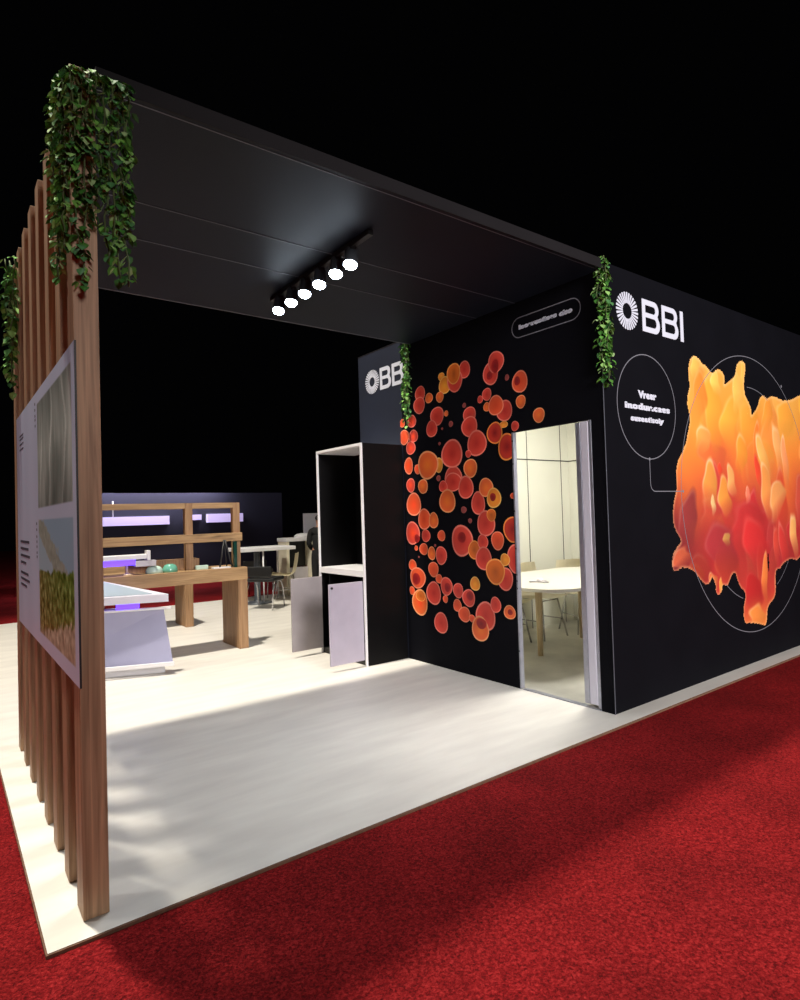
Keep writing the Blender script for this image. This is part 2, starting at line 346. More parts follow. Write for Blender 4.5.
# ------------------------------------------------------------ bubble mural on the side wall
BUBBLES = [(2.058, 2.575, 0.077, 0.073, 'r'), (2.077, 2.465, 0.087, 0.082, 'r'), (1.927, 2.511, 0.056, 0.048, 'o'), (1.82, 2.324, 0.096, 0.088, 'r'), (1.901, 2.216, 0.08, 0.08, 'r'), (1.69, 2.329, 0.029, 0.027, 'o'), (1.742, 2.676, 0.044, 0.039, 'a'), (1.699, 2.589, 0.082, 0.081, 'a'), (1.771, 2.494, 0.054, 0.051, 'o'), (1.434, 2.676, 0.076, 0.078, 'r'), (1.561, 2.601, 0.101, 0.099, 'r'), (1.574, 2.671, 0.09, 0.095, 'b'), (1.448, 2.364, 0.024, 0.022, 'd'), (1.631, 2.225, 0.029, 0.027, 'd'), (1.386, 2.27, 0.08, 0.074, 'r'), (1.391, 2.168, 0.101, 0.092, 'r'), (1.307, 2.014, 0.119, 0.113, 'r'), (1.415, 1.933, 0.037, 0.033, 'r'), (1.62, 1.738, 0.119, 0.105, 'r'), (1.63, 1.954, 0.143, 0.13, 'r'), (2.126, 1.854, 0.052, 0.049, 'q'), (1.817, 1.869, 0.06, 0.071, 'a'), (1.973, 1.882, 0.151, 0.136, 'o'), (2.05, 1.685, 0.071, 0.069, 'o'), (1.823, 1.746, 0.03, 0.028, 'd'), (1.395, 1.806, 0.085, 0.083, 'o'), (1.115, 2.578, 0.088, 0.099, 'r'), (1.05, 2.662, 0.091, 0.091, 'r'), (1.062, 2.629, 0.043, 0.06, 'k'), (1.127, 2.562, 0.034, 0.036, 'k'), (0.932, 2.509, 0.023, 0.026, 'd'), (0.797, 2.448, 0.082, 0.089, 'q'), (0.824, 2.459, 0.031, 0.037, 'k'), (0.794, 2.289, 0.051, 0.054, 'o'), (0.617, 2.155, 0.058, 0.059, 'o'), (1.166, 2.412, 0.055, 0.054, 'r'), (1.246, 2.382, 0.033, 0.033, 'r'), (1.171, 2.306, 0.04, 0.039, 'o'), (0.973, 2.243, 0.089, 0.087, 'r'), (1.066, 2.302, 0.087, 0.084, 'q'), (0.985, 2.132, 0.047, 0.028, 'a'), (1.089, 2.075, 0.09, 0.092, 'm'), (0.863, 2.103, 0.041, 0.041, 'r'), (0.953, 1.945, 0.104, 0.112, 'm'), (0.916, 1.545, 0.023, 0.024, 'q'), (2.193, 2.327, 0.067, 0.062, 'r'), (2.177, 2.179, 0.073, 0.062, 'r'), (2.32, 2.186, 0.076, 0.076, 'q'), (2.223, 2.07, 0.074, 0.066, 'r'), (2.265, 1.896, 0.068, 0.084, 'q'), (1.792, 2.064, 0.018, 0.016, 'd'), (1.747, 2.196, 0.015, 0.012, 'd'), (2.347, 2.328, 0.042, 0.042, 'q'), (2.231, 1.236, 0.107, 0.114, 'r'), (2.241, 1.704, 0.067, 0.071, 'r'), (2.201, 1.515, 0.113, 0.114, 'q'), (2.054, 1.684, 0.071, 0.069, 'o'), (2.044, 1.369, 0.096, 0.101, 'q'), (2.029, 1.213, 0.064, 0.061, 'r'), (1.909, 1.357, 0.068, 0.076, 'o'), (2.166, 1.185, 0.04, 0.041, 'k'), (1.804, 1.215, 0.054, 0.051, 'q'), (1.621, 1.698, 0.119, 0.086, 'r'), (1.457, 1.641, 0.097, 0.102, 'r'), (1.758, 1.667, 0.059, 0.053, 'r'), (1.707, 1.529, 0.111, 0.108, 'o'), (1.492, 1.446, 0.036, 0.03, 'd'), (1.416, 1.348, 0.024, 0.022, 'd'), (1.309, 1.497, 0.083, 0.102, 'r'), (1.224, 1.323, 0.106, 0.111, 'r'), (1.157, 1.394, 0.054, 0.053, 'b'), (1.209, 1.628, 0.085, 0.081, 'o'), (1.121, 1.535, 0.083, 0.085, 'a'), (1.132, 1.544, 0.034, 0.035, 'k'), (1.527, 1.174, 0.138, 0.141, 'r'), (1.531, 1.202, 0.055, 0.049, 'k'), (1.375, 1.094, 0.074, 0.083, 'b'), (1.268, 1.169, 0.064, 0.063, 'r'), (1.094, 1.181, 0.073, 0.079, 'q'), (1.263, 1.025, 0.097, 0.101, 'r'), (0.909, 1.039, 0.082, 0.12, 'r'), (1.025, 0.869, 0.09, 0.096, 'r'), (1.131, 0.924, 0.11, 0.11, 'b'), (1.017, 1.026, 0.052, 0.052, 'a'), (0.926, 1.274, 0.096, 0.106, 'm'), (2.067, 1.085, 0.064, 0.057, 'q'), (1.949, 1.048, 0.056, 0.064, 'o'), (1.813, 1.033, 0.078, 0.086, 'r'), (1.931, 0.899, 0.074, 0.072, 'q'), (1.853, 0.815, 0.048, 0.043, 'q'), (2.245, 0.924, 0.061, 0.054, 'q'), (2.17, 0.805, 0.119, 0.103, 'q'), (2.192, 0.793, 0.06, 0.058, 'k'), (2.264, 0.674, 0.041, 0.042, 'q'), (2.148, 0.571, 0.118, 0.127, 'o'), (2.134, 0.633, 0.072, 0.053, 'b'), (1.937, 0.676, 0.105, 0.11, 'r'), (1.752, 0.754, 0.082, 0.085, 'r'), (1.738, 0.745, 0.041, 0.043, 'k'), (1.596, 0.728, 0.067, 0.068, 'r'), (1.772, 0.636, 0.035, 0.035, 'q'), (1.462, 0.674, 0.081, 0.078, 'r'), (1.447, 0.693, 0.043, 0.041, 'k'), (1.376, 0.804, 0.061, 0.061, 'a'), (1.611, 0.594, 0.056, 0.057, 'q'), (1.523, 0.524, 0.077, 0.068, 'q'), (1.429, 0.501, 0.037, 0.033, 'q'), (1.843, 0.41, 0.096, 0.098, 'r'), (1.261, 0.539, 0.117, 0.123, 'r'), (1.33, 0.422, 0.104, 0.109, 'o'), (1.314, 0.47, 0.062, 0.047, 'k'), (1.138, 0.646, 0.061, 0.067, 'r'), (0.983, 0.601, 0.065, 0.057, 'o'), (0.978, 0.602, 0.028, 0.024, 'k'), (2.177, 1.092, 0.026, 0.025, 'q'), (1.892, 1.123, 0.015, 0.014, 'd'), (2.141, 1.007, 0.013, 0.01, 'd')]
def clip(poly, fn):
    out = []
    for i in range(len(poly)):
        a, b = poly[i], poly[(i+1) % len(poly)]
        fa, fb = fn(a[0]), fn(b[0])
        if fa >= 0: out.append(a)
        if fa*fb < 0:
            t = fa/(fa-fb); out.append(((a[0][0]+(b[0][0]-a[0][0])*t, a[0][1]+(b[0][1]-a[0][1])*t), tuple(p+(q-p)*t for p, q in zip(a[1], b[1]))))
    return out
PAL = {  # centre, mid, rim
 'r': ((186, 44, 38), (212, 66, 52), (232, 128, 112)), 'q': ((214, 70, 36), (226, 84, 46), (238, 140, 110)),
 'o': ((238, 122, 44), (228, 98, 46), (240, 160, 110)), 'a': ((242, 164, 52), (234, 138, 44), (246, 190, 110)),
 'b': ((176, 84, 30), (214, 104, 36), (240, 158, 84)), 'k': ((122, 20, 26), (150, 30, 30), (172, 44, 38)),
 'm': ((140, 26, 30), (190, 52, 38), (240, 150, 70)), 'd': ((140, 58, 56), (150, 70, 66), (160, 90, 84))}
vs, fs, cs = [], [], []
depth = 0
for (y, z, ry, rz, c) in BUBBLES:
    if c not in PAL: continue
    depth += 1; xx = WX-.0012-depth*.00009
    cc, cm, cr = [lin(p) for p in PAL[c]]; ph = random.random()*6; SEG = 30
    if y > 2.12 and c in 'rqo': cc = lin((246, 74, 34))
    def ringcol(u, a):
        if u < .62: t = u/.62; base = tuple(p+(q-p)*t for p, q in zip(cc, cm))
        elif u < .9: base = cm
        else: base = cr
        g = 1+.22*math.sin(a+ph)*u
        return tuple(min(1, v*g) for v in base)
    us = (0, .35, .62, .86, .9, .97, 1.0)
    for (u0, u1) in zip(us, us[1:]):
        for k in range(SEG):
            a0, a1 = 2*PI*k/SEG, 2*PI*(k+1)/SEG
            def P(u, a):
                wob = 1+.035*math.sin(3*a+ph)
                return ((y+ry*u*math.cos(a)*wob, z+rz*u*math.sin(a)*wob), ringcol(u, a))
            poly = [P(u1, a0), P(u1, a1), P(u0, a1), P(u0, a0)] if u0 else [P(u1, a0), P(u1, a1), P(0, a0)]
            poly = clip(poly, lambda p: 2.38-p[0])
            if y-ry < .91 and z < 2.06: poly = clip(poly, lambda p: p[0]-.906)
            if len(poly) < 3: continue
            i0 = len(vs)
            for (p, q) in poly: vs.append((xx, p[0], p[1])); cs.append(q)
            fs.append(tuple(range(i0, len(vs)))[::-1])
mu = cmesh('bubble_mural', vs, fs, cs, M['vprint'])
tag(mu, 'printed mural of red and orange bubbles on the black wall left of the doorway', 'mural')

# ------------------------------------------------------------ lettering helpers
def text_obj(name, s, size, width, place, mat, parent, bold=0, shear=0, thick=.0008):
    cu = bpy.data.curves.new('tmp_text', 'FONT'); cu.body = s; cu.size = size; cu.offset = bold; cu.shear = shear
    cu.align_x = 'CENTER'; cu.align_y = 'CENTER'; cu.extrude = thick
    o = bpy.data.objects.new('tmp_text', cu); C.objects.link(o)
    bpy.context.view_layer.update()
    me = bpy.data.meshes.new_from_object(o.evaluated_get(bpy.context.evaluated_depsgraph_get()))
    bpy.data.objects.remove(o); me.name = name
    xs = [v.co.x for v in me.vertices]; ys = [v.co.y for v in me.vertices]
    w = max(xs)-min(xs); h = max(ys)-min(ys); cx = (max(xs)+min(xs))/2; cy = (max(ys)+min(ys))/2
    for v in me.vertices: v.co = place((v.co.x-cx)*width/w, (v.co.y-cy)*size/h, v.co.z)
    me.materials.clear(); me.materials.append(mat)
    ob = bpy.data.objects.new(name, me); C.objects.link(ob)
    if parent is not None: ob.parent = parent; ob.matrix_parent_inverse = Matrix.Translation(parent.location).inverted()
    return ob
def stroke2d(bm, pts, w, place, closed=False, mi=0):
    n = len(pts); L = []
    for i, p in enumerate(pts):
        a = pts[i-1] if (i or closed) else p; b = pts[(i+1) % n] if (i < n-1 or closed) else p
        d = Vector((b[0]-a[0], b[1]-a[1])).normalized(); nn = Vector((-d.y, d.x))*w/2
        L.append((bm.verts.new(place(p[0]+nn.x, p[1]+nn.y, 0)), bm.verts.new(place(p[0]-nn.x, p[1]-nn.y, 0))))
    for i in range(n if closed else n-1):
        a, b = L[i], L[(i+1) % n]; bm.faces.new((a[0], b[0], b[1], a[1])).material_index = mi
def letter_shapes(kind, w, h):
    """bold grotesque letter outlines in 2-D: (outer, [holes])"""
    if kind == 'I': return [(0, 0), (w, 0), (w, h), (0, h)], []
    def bowl(x0, y0, y1, xr):
        r = (y1-y0)/2; rx = min(r, xr-x0)
        return [(xr-rx+rx*math.cos(a), (y0+y1)/2+r*math.sin(a)) for a in [(-PI/2+PI*k/12) for k in range(13)]]
    s = h*.185
    outer = [(0, 0)]+bowl(0, 0, h*.54, w)+[(w*.86, h*.535)] + bowl(0, h*.50, h, w*.94)+[(0, h)]
    # keep outline simple (drop the crossing point between the bowls)
    lo = bowl(0, 0, h*.56, w); hi = bowl(0, h*.49, h, w*.95)
    lo = [p for p in lo if p[1] <= h*.505]; hi = [p for p in hi if p[1] > h*.525]
    outer = [(0, 0)]+lo+[(w*.90, h*.515)]+hi+[(0, h)]
    h1 = [(s*.95, s*.9)]+bowl(s, s*.9, h*.455, w-s*1.0)+[(s*.95, h*.455)]
    h2 = [(s*.95, h*.60)]+bowl(s, h*.60, h-s*.9, w*.95-s*1.0)+[(s*.95, h-s*.9)]
    return outer, [h1, h2]
def letters_mesh(bm, word, place, w, h, gap):
    """word built from curve fills (outer outline with holes)"""
    cu = bpy.data.curves.new('tmp_letters', 'CURVE'); cu.dimensions = '2D'; cu.fill_mode = 'BOTH'; cu.extrude = .0015
    x = 0
    for ch in word:
        ww = w if ch == 'B' else h*.185
        outer, holes = letter_shapes(ch, ww, h)
        for pl in [outer]+holes:
            sp = cu.splines.new('POLY'); sp.points.add(len(pl)-1); sp.use_cyclic_u = True
            for i, p in enumerate(pl): sp.points[i].co = (x+p[0], p[1], 0, 1)
        x += ww+gap
    o = bpy.data.objects.new('tmp_letters', cu); C.objects.link(o); bpy.context.view_layer.update()
    me = bpy.data.meshes.new_from_object(o.evaluated_get(bpy.context.evaluated_depsgraph_get()))
    bpy.data.objects.remove(o)
    base = len(bm.verts); vv = [bm.verts.new(place(v.co.x, v.co.y, v.co.z)) for v in me.vertices]
    for p in me.polygons:
        try: bm.faces.new([vv[i] for i in p.vertices])
        except ValueError: pass
def sunburst(bm, place, cx, cz, r0, r1, n=28):
    for k in range(n):
        a = 2*PI*k/n; da0 = PI/n*.86; da1 = PI/n*.58
        p = [(cx+r0*math.cos(a-da0), cz+r0*math.sin(a-da0)), (cx+r1*math.cos(a-da1), cz+r1*math.sin(a-da1)),
             (cx+r1*1.01*math.cos(a), cz+r1*1.01*math.sin(a)),
             (cx+r1*math.cos(a+da1), cz+r1*math.sin(a+da1)), (cx+r0*math.cos(a+da0), cz+r0*math.sin(a+da0))]
        a_ = [bm.verts.new(place(q[0], q[1], 0)) for q in p]; b_ = [bm.verts.new(place(q[0], q[1], .003)) for q in p]
        bm.faces.new(b_); bm.faces.new(a_[::-1])
        for i in range(5): bm.faces.new((a_[i], a_[(i+1) % 5], b_[(i+1) % 5], b_[i]))
front = lambda d: (lambda u, v, t: Vector((u, WY-d-t, v)))
side = lambda d: (lambda u, v, t: Vector((WX-d-t, -u, v)))            # u runs towards the viewer, -Y

lg = thing('company_logo', 'large white sunburst and BBI letters at the top of the black front wall', 'logo', (3.96, WY, 2.73))
bm = bmesh.new(); sunburst(bm, front(.001), 3.633, 2.858, .058, .138); obj('sunburst', bm, M['print_white'], lg)
bm = bmesh.new(); letters_mesh(bm, 'BBI', (lambda u, v, t: Vector((3.828+u, WY-.003-t, 2.742+v))), .240, .246, .033); obj('letters', bm, M['print_white'], lg)
lg = thing('company_logo', 'white sunburst and BBI letters high on the blue-lit wall panel beyond the hanging ivy', 'logo', (WX, 2.6, 2.72))
bm = bmesh.new(); sunburst(bm, side(.001), -2.858, 2.842, .05, .126); obj('sunburst', bm, M['print_white'], lg)
bm = bmesh.new(); letters_mesh(bm, 'BBI', (lambda u, v, t: Vector((WX-.003-t, 2.712-u, 2.728+v))), .195, .228, .018); obj('letters', bm, M['print_white'], lg)

# capsule with its caption over the mural
cp = thing('capsule_sign', 'small outlined capsule with a white caption above the doorway', 'sign', (WX, .533, 2.87))
bm = bmesh.new(); pts = []
cy0, cy1, cz, r = .785, .283, 2.879, .079
for k in range(15): a = PI/2+PI*k/14; pts.append((-cy0+r*math.cos(a), cz+r*math.sin(a)))
for k in range(15): a = -PI/2+PI*k/14; pts.append((-cy1+r*math.cos(a), cz+r*math.sin(a)))
stroke2d(bm, pts, .0075, side(.0012), True); obj('outline', bm, M['print_grey'], cp)
text_obj('caption', 'looeruotioas', .040, .375, lambda u, v, t: Vector((WX-.0015-t, .603-u, 2.879+v)), M['print_white'], cp, .004)
text_obj('caption', 'cioo', .040, .120, lambda u, v, t: Vector((WX-.0015-t, .334-u, 2.877+v)), M['print_white'], cp, .004, .2)

# ------------------------------------------------------------ diagram rings and lines on the front wall
dg = thing('wall_diagram', 'thin white ring with three lines of caption, linked to the splash picture', 'diagram', (3.86, WY, 2.18))
def circle(cx, cz, r, n=72, a0=0, a1=2*PI): return [(cx+r*math.cos(a0+(a1-a0)*k/n), cz+r*math.sin(a0+(a1-a0)*k/n)) for k in range(n+(a1-a0 < 6.2))]
bm = bmesh.new(); stroke2d(bm, circle(3.858, 2.172, .392), .0065, front(.0012), True); obj('ring', bm, M['print_grey'], dg)
bm = bmesh.new()
stroke2d(bm, [(3.855, 1.78), (3.855, 1.60)]+[(3.915+.06*math.cos(a), 1.598+.06*math.sin(a)) for a in [PI+PI/2*k/8 for k in range(9)]]+[(4.318, 1.538)], .006, front(.0014))
for (cx, cz) in ((3.855, 1.78), (4.318, 1.538)):
    stroke2d(bm, circle(cx, cz, .006, 12), .012, front(.0016), True)
obj('connector', bm, M['print_grey'], dg)
for s, u, z, w, h in (('Vreer', 3.857, 2.259, .25, .058), ('inodur.caes', 3.862, 2.166, .61, .052), ('suseetisoiy', 3.852, 2.069, .45, .052)):
    text_obj('caption', s, h, w, (lambda u0, z0: (lambda a, b, t: Vector((u0+a, WY-.0015-t, z0+b))))(u, z), M['print_white'], dg, .004)

# ------------------------------------------------------------ splash picture
SPLASH = [(4.583, 2.658), (4.667, 2.64), (4.694, 2.607), (4.772, 2.595), (4.837, 2.558), (4.881, 2.54), (4.946, 2.586), (5.024, 2.591), (5.085, 2.556), (5.089, 2.503), (5.076, 2.459), (5.177, 2.512), (5.279, 2.555), (5.307, 2.605), (5.323, 2.662), (5.378, 2.709), (5.455, 2.727), (5.507, 2.693), (5.49, 2.627), (5.458, 2.543), (5.46, 2.415), (5.534, 2.358), (5.582, 2.297), (5.574, 2.224), (5.67, 2.288), (5.73, 2.342), (5.767, 2.411), (5.845, 2.451), (5.932, 2.418), (6.005, 2.45), (6.104, 2.459), (6.242, 2.437), (6.366, 2.439), (6.539, 2.472), (6.652, 2.513), (6.72, 2.525), (6.85, 2.62), (7.0, 2.35), (7.25, 2.2), (7.3, 1.9), (7.5, 1.6), (7.4, 1.3), (7.2, 1.15), (7.1, 0.9), (6.95, 1.0), (6.525, 0.872), (6.444, 0.846), (6.32, 0.872), (6.216, 0.859), (6.112, 0.832), (6.047, 0.79), (5.958, 0.793), (5.932, 0.696), (5.935, 0.58), (5.883, 0.519), (5.785, 0.489), (5.731, 0.438), (5.713, 0.327), (5.673, 0.297), (5.532, 0.335), (5.394, 0.36), (5.292, 0.363), (5.257, 0.417), (5.267, 0.523), (5.314, 0.595), (5.303, 0.65), (5.238, 0.68), (5.178, 0.747), (5.143, 0.829), (5.078, 0.824), (5.036, 0.774), (4.984, 0.727), (4.902, 0.749), (4.878, 0.685), (4.824, 0.664), (4.776, 0.695), (4.781, 0.753), (4.76, 0.791), (4.725, 0.834), (4.695, 0.79), (4.635, 0.77), (4.584, 0.786), (4.518, 0.834), (4.439, 0.897), (4.347, 0.932), (4.241, 0.94), (4.187, 0.917), (4.13, 0.919), (4.109, 0.977), (4.125, 1.043), (4.188, 1.101), (4.27, 1.144), (4.209, 1.202), (4.158, 1.272), (4.15, 1.367), (4.177, 1.462), (4.223, 1.544), (4.229, 1.627), (4.229, 1.623), (4.227, 1.705), (4.268, 1.789), (4.34, 1.861), (4.4, 1.934), (4.434, 2.02), (4.474, 2.108), (4.468, 2.165), (4.437, 2.233), (4.45, 2.32), (4.491, 2.381), (4.482, 2.452), (4.482, 2.552), (4.51, 2.62)]
sp = thing('splash_mural', 'huge yellow, orange and red liquid splash printed on the black front wall', 'mural', (5.6, WY, 1.5))
def smooth_poly(p, it=1):
    for _ in range(it):
        q = []
        for i in range(len(p)):
            a, b = p[i], p[(i+1) % len(p)]
            q += [(a[0]*.78+b[0]*.22, a[1]*.78+b[1]*.22), (a[0]*.22+b[0]*.78, a[1]*.22+b[1]*.78)]
        p = q
    return p
poly = smooth_poly(SPLASH, 2)
x0, x1, z0, z1 = 4.08, 7.52, .27, 2.75
st = .0105; nx = int((x1-x0)/st); nz = int((z1-z0)/st)
gx = x0+st*(np.arange(nx)+.5); gz = z0+st*(np.arange(nz)+.5)
Xg, Zg = np.meshgrid(gx, gz)
def inside(X, Z):
    r = np.zeros(X.shape, bool)
    for (ax, az), (bx_, bz) in zip(poly, poly[1:]+poly[:1]):
        if az == bz: continue
        c = ((az > Z) != (bz > Z)) & (X < (bx_-ax)*(Z-az)/(bz-az)+ax); r ^= c
    return r
hole = ((Xg-5.80)/.018)**2+((Zg-.80-.07)/.085)**2 < 1
ins = inside(Xg, Zg) & ~hole
# distance to outline (coarse) for the pale rim
D = np.full(Xg.shape, 9.)
P = np.array(poly); Q = np.roll(P, -1, 0)
for a, b in zip(P, Q):
    d = b-a; L = d@d+1e-9
    m_ = (np.abs(Xg-(a[0]+b[0])/2) < .2+abs(d[0])) & (np.abs(Zg-(a[1]+b[1])/2) < .2+abs(d[1]))
    t_ = np.clip(((Xg[m_]-a[0])*d[0]+(Zg[m_]-a[1])*d[1])/L, 0, 1)
    D[m_] = np.minimum(D[m_], np.hypot(Xg[m_]-a[0]-t_*d[0], Zg[m_]-a[1]-t_*d[1]))
stops = [(.30, (236, 128, 60)), (.55, (196, 62, 50)), (.95, (170, 46, 46)), (1.30, (184, 60, 50)), (1.62, (212, 94, 52)), (1.95, (236, 132, 54)), (2.25, (232, 156, 62)), (2.75, (236, 178, 84))]
warp = .10*np.sin(Xg*3.1+1)+.07*np.sin(Xg*7.3)+.04*np.sin(Xg*13+Zg*5)
leftdark = np.clip((4.75-Xg)/.6, 0, 1)*np.clip((1.7-Zg)/.5, 0, 1)
zz = Zg+warp
img = np.stack([np.interp(zz, [s[0] for s in stops], [s[1][k] for s in stops]) for k in range(3)], -1).astype(float)
img *= (1-np.stack([.36*leftdark, .30*leftdark, .12*leftdark], -1))
rr = random.Random(11)
def tongue(cx, cz, rx, rz, ang, col, rim=.5, k=1.0):
    """a soft rounded fold: gradient inside, light rim on its upper left edge"""
    ca, sa = math.cos(ang), math.sin(ang)
    dx, dz = Xg-cx, Zg-cz
    u = (dx*ca+dz*sa)/rx; v = (-dx*sa+dz*ca)/rz
    w = .22*np.sin(v*2.6+cx*9)+.10*np.sin(v*6.1+cz*13)
    r = np.sqrt((u+w)**2+(v+.16*np.sin(u*2.8+cz*7))**2)
    m = np.clip((1-r)/.22, 0, 1)*k
    fade = np.clip((v+1.0)/1.1, 0, 1)                       # melts away downwards
    m = m*fade
    body = np.array(col, float)[None, None]*(1-.16*np.clip(-v, 0, 1)-.10*np.clip(u, -1, 1))[..., None]
    ring = np.exp(-((r-.84)/.085)**2)*np.clip(.25-u*.6+v*.7, 0, 1)*rim
    body = body+(np.array((255, 232, 190.))-body)*ring[..., None]
    global img
    img = img*(1-m[..., None])+body*m[..., None]
def colour_at(z, j=0):
    c = np.array([np.interp(z, [s[0] for s in stops], [s[1][k] for s in stops]) for k in range(3)])
    return c+np.array((rr.uniform(-12, 12), rr.uniform(-26, 26), rr.uniform(-10, 12)))+j
for n in range(46):
    cx = rr.uniform(4.2, 7.4); cz = rr.uniform(.75, 2.5)
    tongue(cx, cz, rr.uniform(.07, .24), rr.uniform(.16, .42), rr.uniform(-.5, .5), colour_at(cz+rr.uniform(-.12, .22)), rr.uniform(.1, .4), rr.uniform(.3, .75))
for a in ((4.86, 2.22, .17, .42, .12, (240, 166, 58), .35), (4.62, 2.30, .14, .26, -.05, (238, 138, 52), .3), (4.585, 2.56, .075, .12, 0, (244, 186, 88), .5),
          (5.16, 2.16, .18, .26, 0, (240, 170, 62), .3), (5.32, 2.42, .11, .20, .2, (244, 188, 90), .4), (5.46, 2.58, .055, .16, -.1, (242, 178, 80), .4), (4.93, 2.46, .09, .12, 0, (244, 196, 92), .5),
          (4.66, 1.98, .13, .15, -.3, (240, 160, 80), .8), (4.74, 1.58, .14, .24, -.3, (226, 150, 66), .75), (4.95, 1.72, .045, .07, 0, (222, 70, 44), .2),
          (5.02, 1.48, .12, .20, .3, (232, 150, 62), .55), (5.15, 1.62, .08, .17, .35, (236, 170, 96), .6), (5.34, 1.88, .12, .22, -.2, (240, 150, 54), .5),
          (5.66, 1.98, .06, .30, -.3, (240, 120, 50), .4), (5.80, 1.88, .09, .30, .55, (238, 176, 92), .85), (5.70, 1.70, .07, .2, .35, (220, 66, 44), .15),
          (5.86, 1.52, .14, .30, .4, (236, 152, 76), .7), (6.12, 1.95, .10, .30, .2, (242, 170, 100), .6), (6.28, 1.82, .08, .30, 0, (240, 150, 96), .7),
          (5.92, 2.26, .12, .20, 0, (240, 150, 56), .4), (6.35, 2.26, .22, .22, 0, (242, 160, 58), .3), (6.05, 1.45, .22, .18, .5, (234, 160, 90), .6),
          (5.55, 1.35, .12, .24, 0, (196, 50, 52), .25), (5.35, 1.22, .35, .30, 0, (190, 50, 50), .12), (5.58, 1.05, .26, .32, .1, (204, 48, 48), .12),
          (4.95, 1.05, .28, .28, 0, (160, 50, 54), .12), (4.40, 1.30, .16, .26, 0, (140, 52, 52), .2), (4.28, 1.02, .14, .11, .4, (196, 92, 60), .3),
          (4.80, 1.42, .04, .10, .1, (232, 196, 130), .5), (5.02, 1.13, .07, .07, 0, (190, 140, 72), .2), (5.44, 1.50, .05, .09, 0, (240, 130, 100), .7),
          (5.99, 1.02, .07, .24, .1, (214, 72, 56), .3), (6.15, .98, .10, .30, .1, (206, 58, 52), .35), (6.42, 1.10, .09, .28, .1, (240, 180, 100), .6),
          (5.72, .72, .07, .26, -.15, (234, 130, 62), .4), (5.45, .62, .20, .20, 0, (186, 40, 40), .1), (5.52, .40, .16, .14, 0, (238, 140, 64), .4),
          (4.75, .78, .07, .1, .4, (214, 110, 60), .5), (4.88, .72, .04, .09, 0, (238, 160, 70), .3)):
    tongue(*a, k=.92)
rim = np.clip(1-D/.028, 0, 1)[..., None]*.62
img = img+(np.array((250, 196, 130.))-img)*rim
img = np.clip(img, 3, 252)/255
img = np.where(img <= .04045, img/12.92, ((img+.055)/1.055)**2.4)
idx = -np.ones(Xg.shape, int); sel = np.argwhere(ins)
vs, cs, fs = [], [], []
vid = {}
def vert(j, i):
    if (j, i) not in vid:
        vid[(j, i)] = len(vs); vs.append((x0+st*i, WY-.0010, z0+st*j))
        cs.append(tuple(img[min(j, nz-1), min(i, nx-1)]))
    return vid[(j, i)]
for j, i in sel:
    fs.append((vert(j, i), vert(j, i+1), vert(j+1, i+1), vert(j+1, i)))
cmesh('splash_print', vs, fs, cs, M['vprint'], sp)
bm = bmesh.new(); stroke2d(bm, circle(5.54, 1.52, 1.25, 120), .006, front(.0018), True)
stroke2d(bm, circle(6.262, 2.573, .008, 12), .012, front(.0019), True)
stroke2d(bm, circle(5.54, 1.52, .97, 14, 4.07, 4.42), .005, front(.0018)); stroke2d(bm, circle(5.54, 1.52, .97, 14, 5.17, 5.52), .005, front(.0018)); stroke2d(bm, circle(5.54, 1.52, .97, 20, 1.15, 1.60), .005, front(.0018))
obj('ring_line', bm, M['print_grey'], sp)

# ------------------------------------------------------------ track light with six spot heads
tr = tag(bx('light_track', (1.602, 1.638, .40, 1.72, 3.05, 3.0815), M['dark'], None, .003), 'slim dark rail under the canopy ceiling that carries six spotlights', 'light track')
aim = Vector((-.25, -.22, -.94)).normalized()
def spot_head():
    t = thing('track_spotlight', 'x', 'spotlight', (1.62, .62, 3.05), 'spotlights under the canopy')
    base = Vector((0, 0, 0)); piv = Vector((0, 0, -.055))
    rot = aim.to_track_quat('Z', 'Y').to_matrix()
    def add(name, build, mat):
        bm = bmesh.new(); build(bm); o = obj(name, bm, mat); o.parent = t; return o
    add('adapter', lambda b: box(b, -.016, .016, -.04, .04, -.014, -.001, bev=.002), M['dark'])
    add('bracket', lambda b: tube(b, [(0, 0, -.012), (0, 0, -.05)], .008), M['darkmetal'])
    def housing(b):
        lathe(b, [(.034, -.06), (.040, -.05), (.044, .045), (.047, .05), (.047, .056), (.042, .056), (.041, .048)], seg=20)
        bmesh.ops.transform(b, matrix=Matrix.Translation(piv) @ rot.to_4x4(), verts=b.verts)
    add('housing', housing, M['darkmetal'])
    def lens(b):
        lathe(b, [(.040, .0495), (.041, .055), (.036, .066), (.024, .074), (.010, .078)], seg=20)
        bmesh.ops.transform(b, matrix=Matrix.Translation(piv) @ rot.to_4x4(), verts=b.verts)
    add('lens', lens, M['lamp'])
    return t
h0 = spot_head()
SPOT_Y = (.62, .79, 1.0, 1.2, 1.40, 1.60)
names = ('nearest to the platform front edge', 'second from the front end', 'third from the front end', 'third from the far end', 'second from the far end', 'farthest from the platform front edge')
for k, y in enumerate(SPOT_Y):
    lab = 'lit spotlight on the canopy track, %s' % names[k]
    if k == 0: h0.location = (1.62, y, 3.05); h0['label'] = lab
    else: dup(h0, (1.62, y, 3.05), 0, lab)

